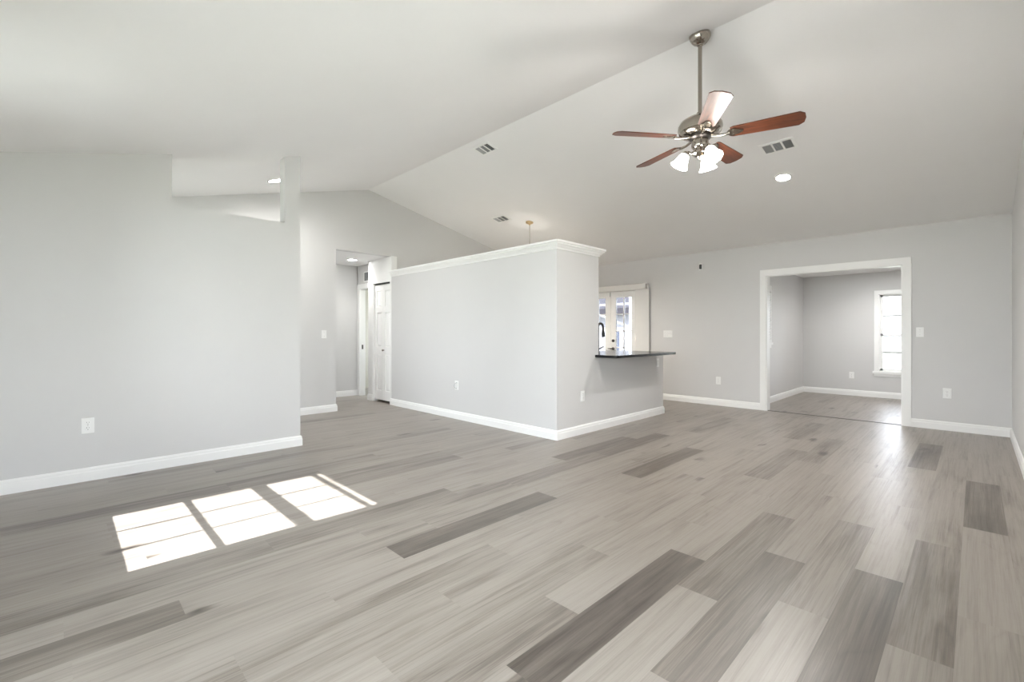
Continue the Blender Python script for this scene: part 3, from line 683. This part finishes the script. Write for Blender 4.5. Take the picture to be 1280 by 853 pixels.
# horizontal blind in the next room's side window
root = thing('horizontal_blind', 'white horizontal blind in the side window of the next room', 'blind', (-2.385, 0, 0))
MB().box(-.01, .03, IVY0+.01, IVY1-.01, IVZ1-.045, IVZ1-.013).build('head_rail', M['plastic'], root)
for i in range(18):
    z = IVZ1-.07-i*.043; mx = Matrix.Translation((.012, (IVY0+IVY1)/2, z)) @ Matrix.Rotation(R(35), 4, 'Y')
    MB().box(-.024, .024, -(IVY1-IVY0)/2+.015, (IVY1-IVY0)/2-.015, -.0012, .0012, mx).build('slat', M['blind'], root)
MB().box(-.0, .028, IVY0+.012, IVY1-.012, IVZ0+.016, IVZ0+.034).build('bottom_rail', M['plastic'], root)

# ------------------------------------------------------------------ outdoors
struct('ground', MB().box(-40, 30, -30, 50, -.3, -.12), M['lawn'])
struct('patio', MB().box(-9, -2.53, YF+T+.01, 11.0, -.12, -.03), M['concrete'])
struct('porch', MB().box(-3.5, 1.5, -4.0, YN-T-.01, -.12, -.03), M['concrete'])  # unseen slab that goes with the added roof
r_ = thing('sun_block_roof', 'unseen white roof on posts, added to keep sun off the front doors', 'porch roof', (0, 0, 0))  # unseen roof added to block the sun from the front doors
MB().box(-2.72, 1.4, -3.2, YN-T-.43, 2.45, 2.60).build('roof_panel', M['trim'], r_)
for x in (-2.62, 1.3): MB().box(x-.05, x+.05, -3.15, -3.05, -.03, 2.45).build('post', M['trim'], r_)
nh = thing('neighbour_house', 'pale neighbouring house with dark eave and blue grey windows', 'house', (0, 0, 0))
MB().box(-22, -5, 17, 22, -.15, 2.45).build('wall', M['stucco'], nh)
MB().prism([(16.4, 1.95), (16.4, 2.2), (19.5, 3.0), (22.6, 2.2), (22.6, 1.95)], 'x', -22.5, -4.5).build('roof', M['roof'], nh)
for x in (-13.6, -12.3, -11.0, -9.5, -8.2):
    w = MB().box(x-.42, x+.42, 16.94, 16.99, .35, 1.3).build('window', M['trim'], nh)
    MB().box(x-.36, x+.36, 16.92, 16.938, .41, 1.24).build('pane', M['pane_blue'], w)
sc_ = thing('screen_enclosure', 'white screen porch frame outside the french doors', 'screen frame', (0, 0, 0))
for x in (-8.9, -7.7, -6.5, -5.3, -4.1, -2.9): MB().box(x-.03, x+.03, 10.85, 10.93, -.03, 2.3).build('post', M['trim'], sc_)
MB().box(-8.93, -2.87, 10.85, 10.93, 2.3, 2.38).build('rail', M['trim'], sc_); MB().box(-8.93, -2.87, 10.86, 10.92, .62, .68).build('rail', M['trim'], sc_)
MB().tube([(-7.7, 10.89, 1.75), (-6.5, 10.89, 1.3)], .03, 8).build('brace', M['grey'], sc_)
MB().box(-8.93, -2.6, 7.62, 7.68, 2.3, 2.38).build('rail', M['trim'], sc_)

# portals at the openings
portal('sky_portal', ((WX0+WX1)/2, YN-T-.01, (WZ0+WZ1)/2), (R(90), 0, 0), WX1-WX0, WZ1-WZ0)
portal('sky_portal', ((FX0+FX1)/2, YN-T-.01, (FZ0+FZ1)/2), (R(90), 0, 0), FX1-FX0, FZ1-FZ0)
portal('sky_portal', (XR+T+.01, (RWY0+RWY1)/2, (RWZ0+RWZ1)/2), (R(90), 0, R(90)), RWY1-RWY0, RWZ1-RWZ0)
portal('sky_portal', ((IWX0+IWX1)/2, IY+T+.01, (IWZ0+IWZ1)/2), (R(90), 0, R(180)), IWX1-IWX0, IWZ1-IWZ0)
portal('sky_portal', (-2.53, (IVY0+IVY1)/2, (IVZ0+IVZ1)/2), (R(90), 0, R(-90)), IVY1-IVY0, IVZ1-IVZ0)
portal('sky_portal', ((DX0+DX1)/2, YF+T+.01, DZ/2), (R(90), 0, R(180)), DX1-DX0, DZ)
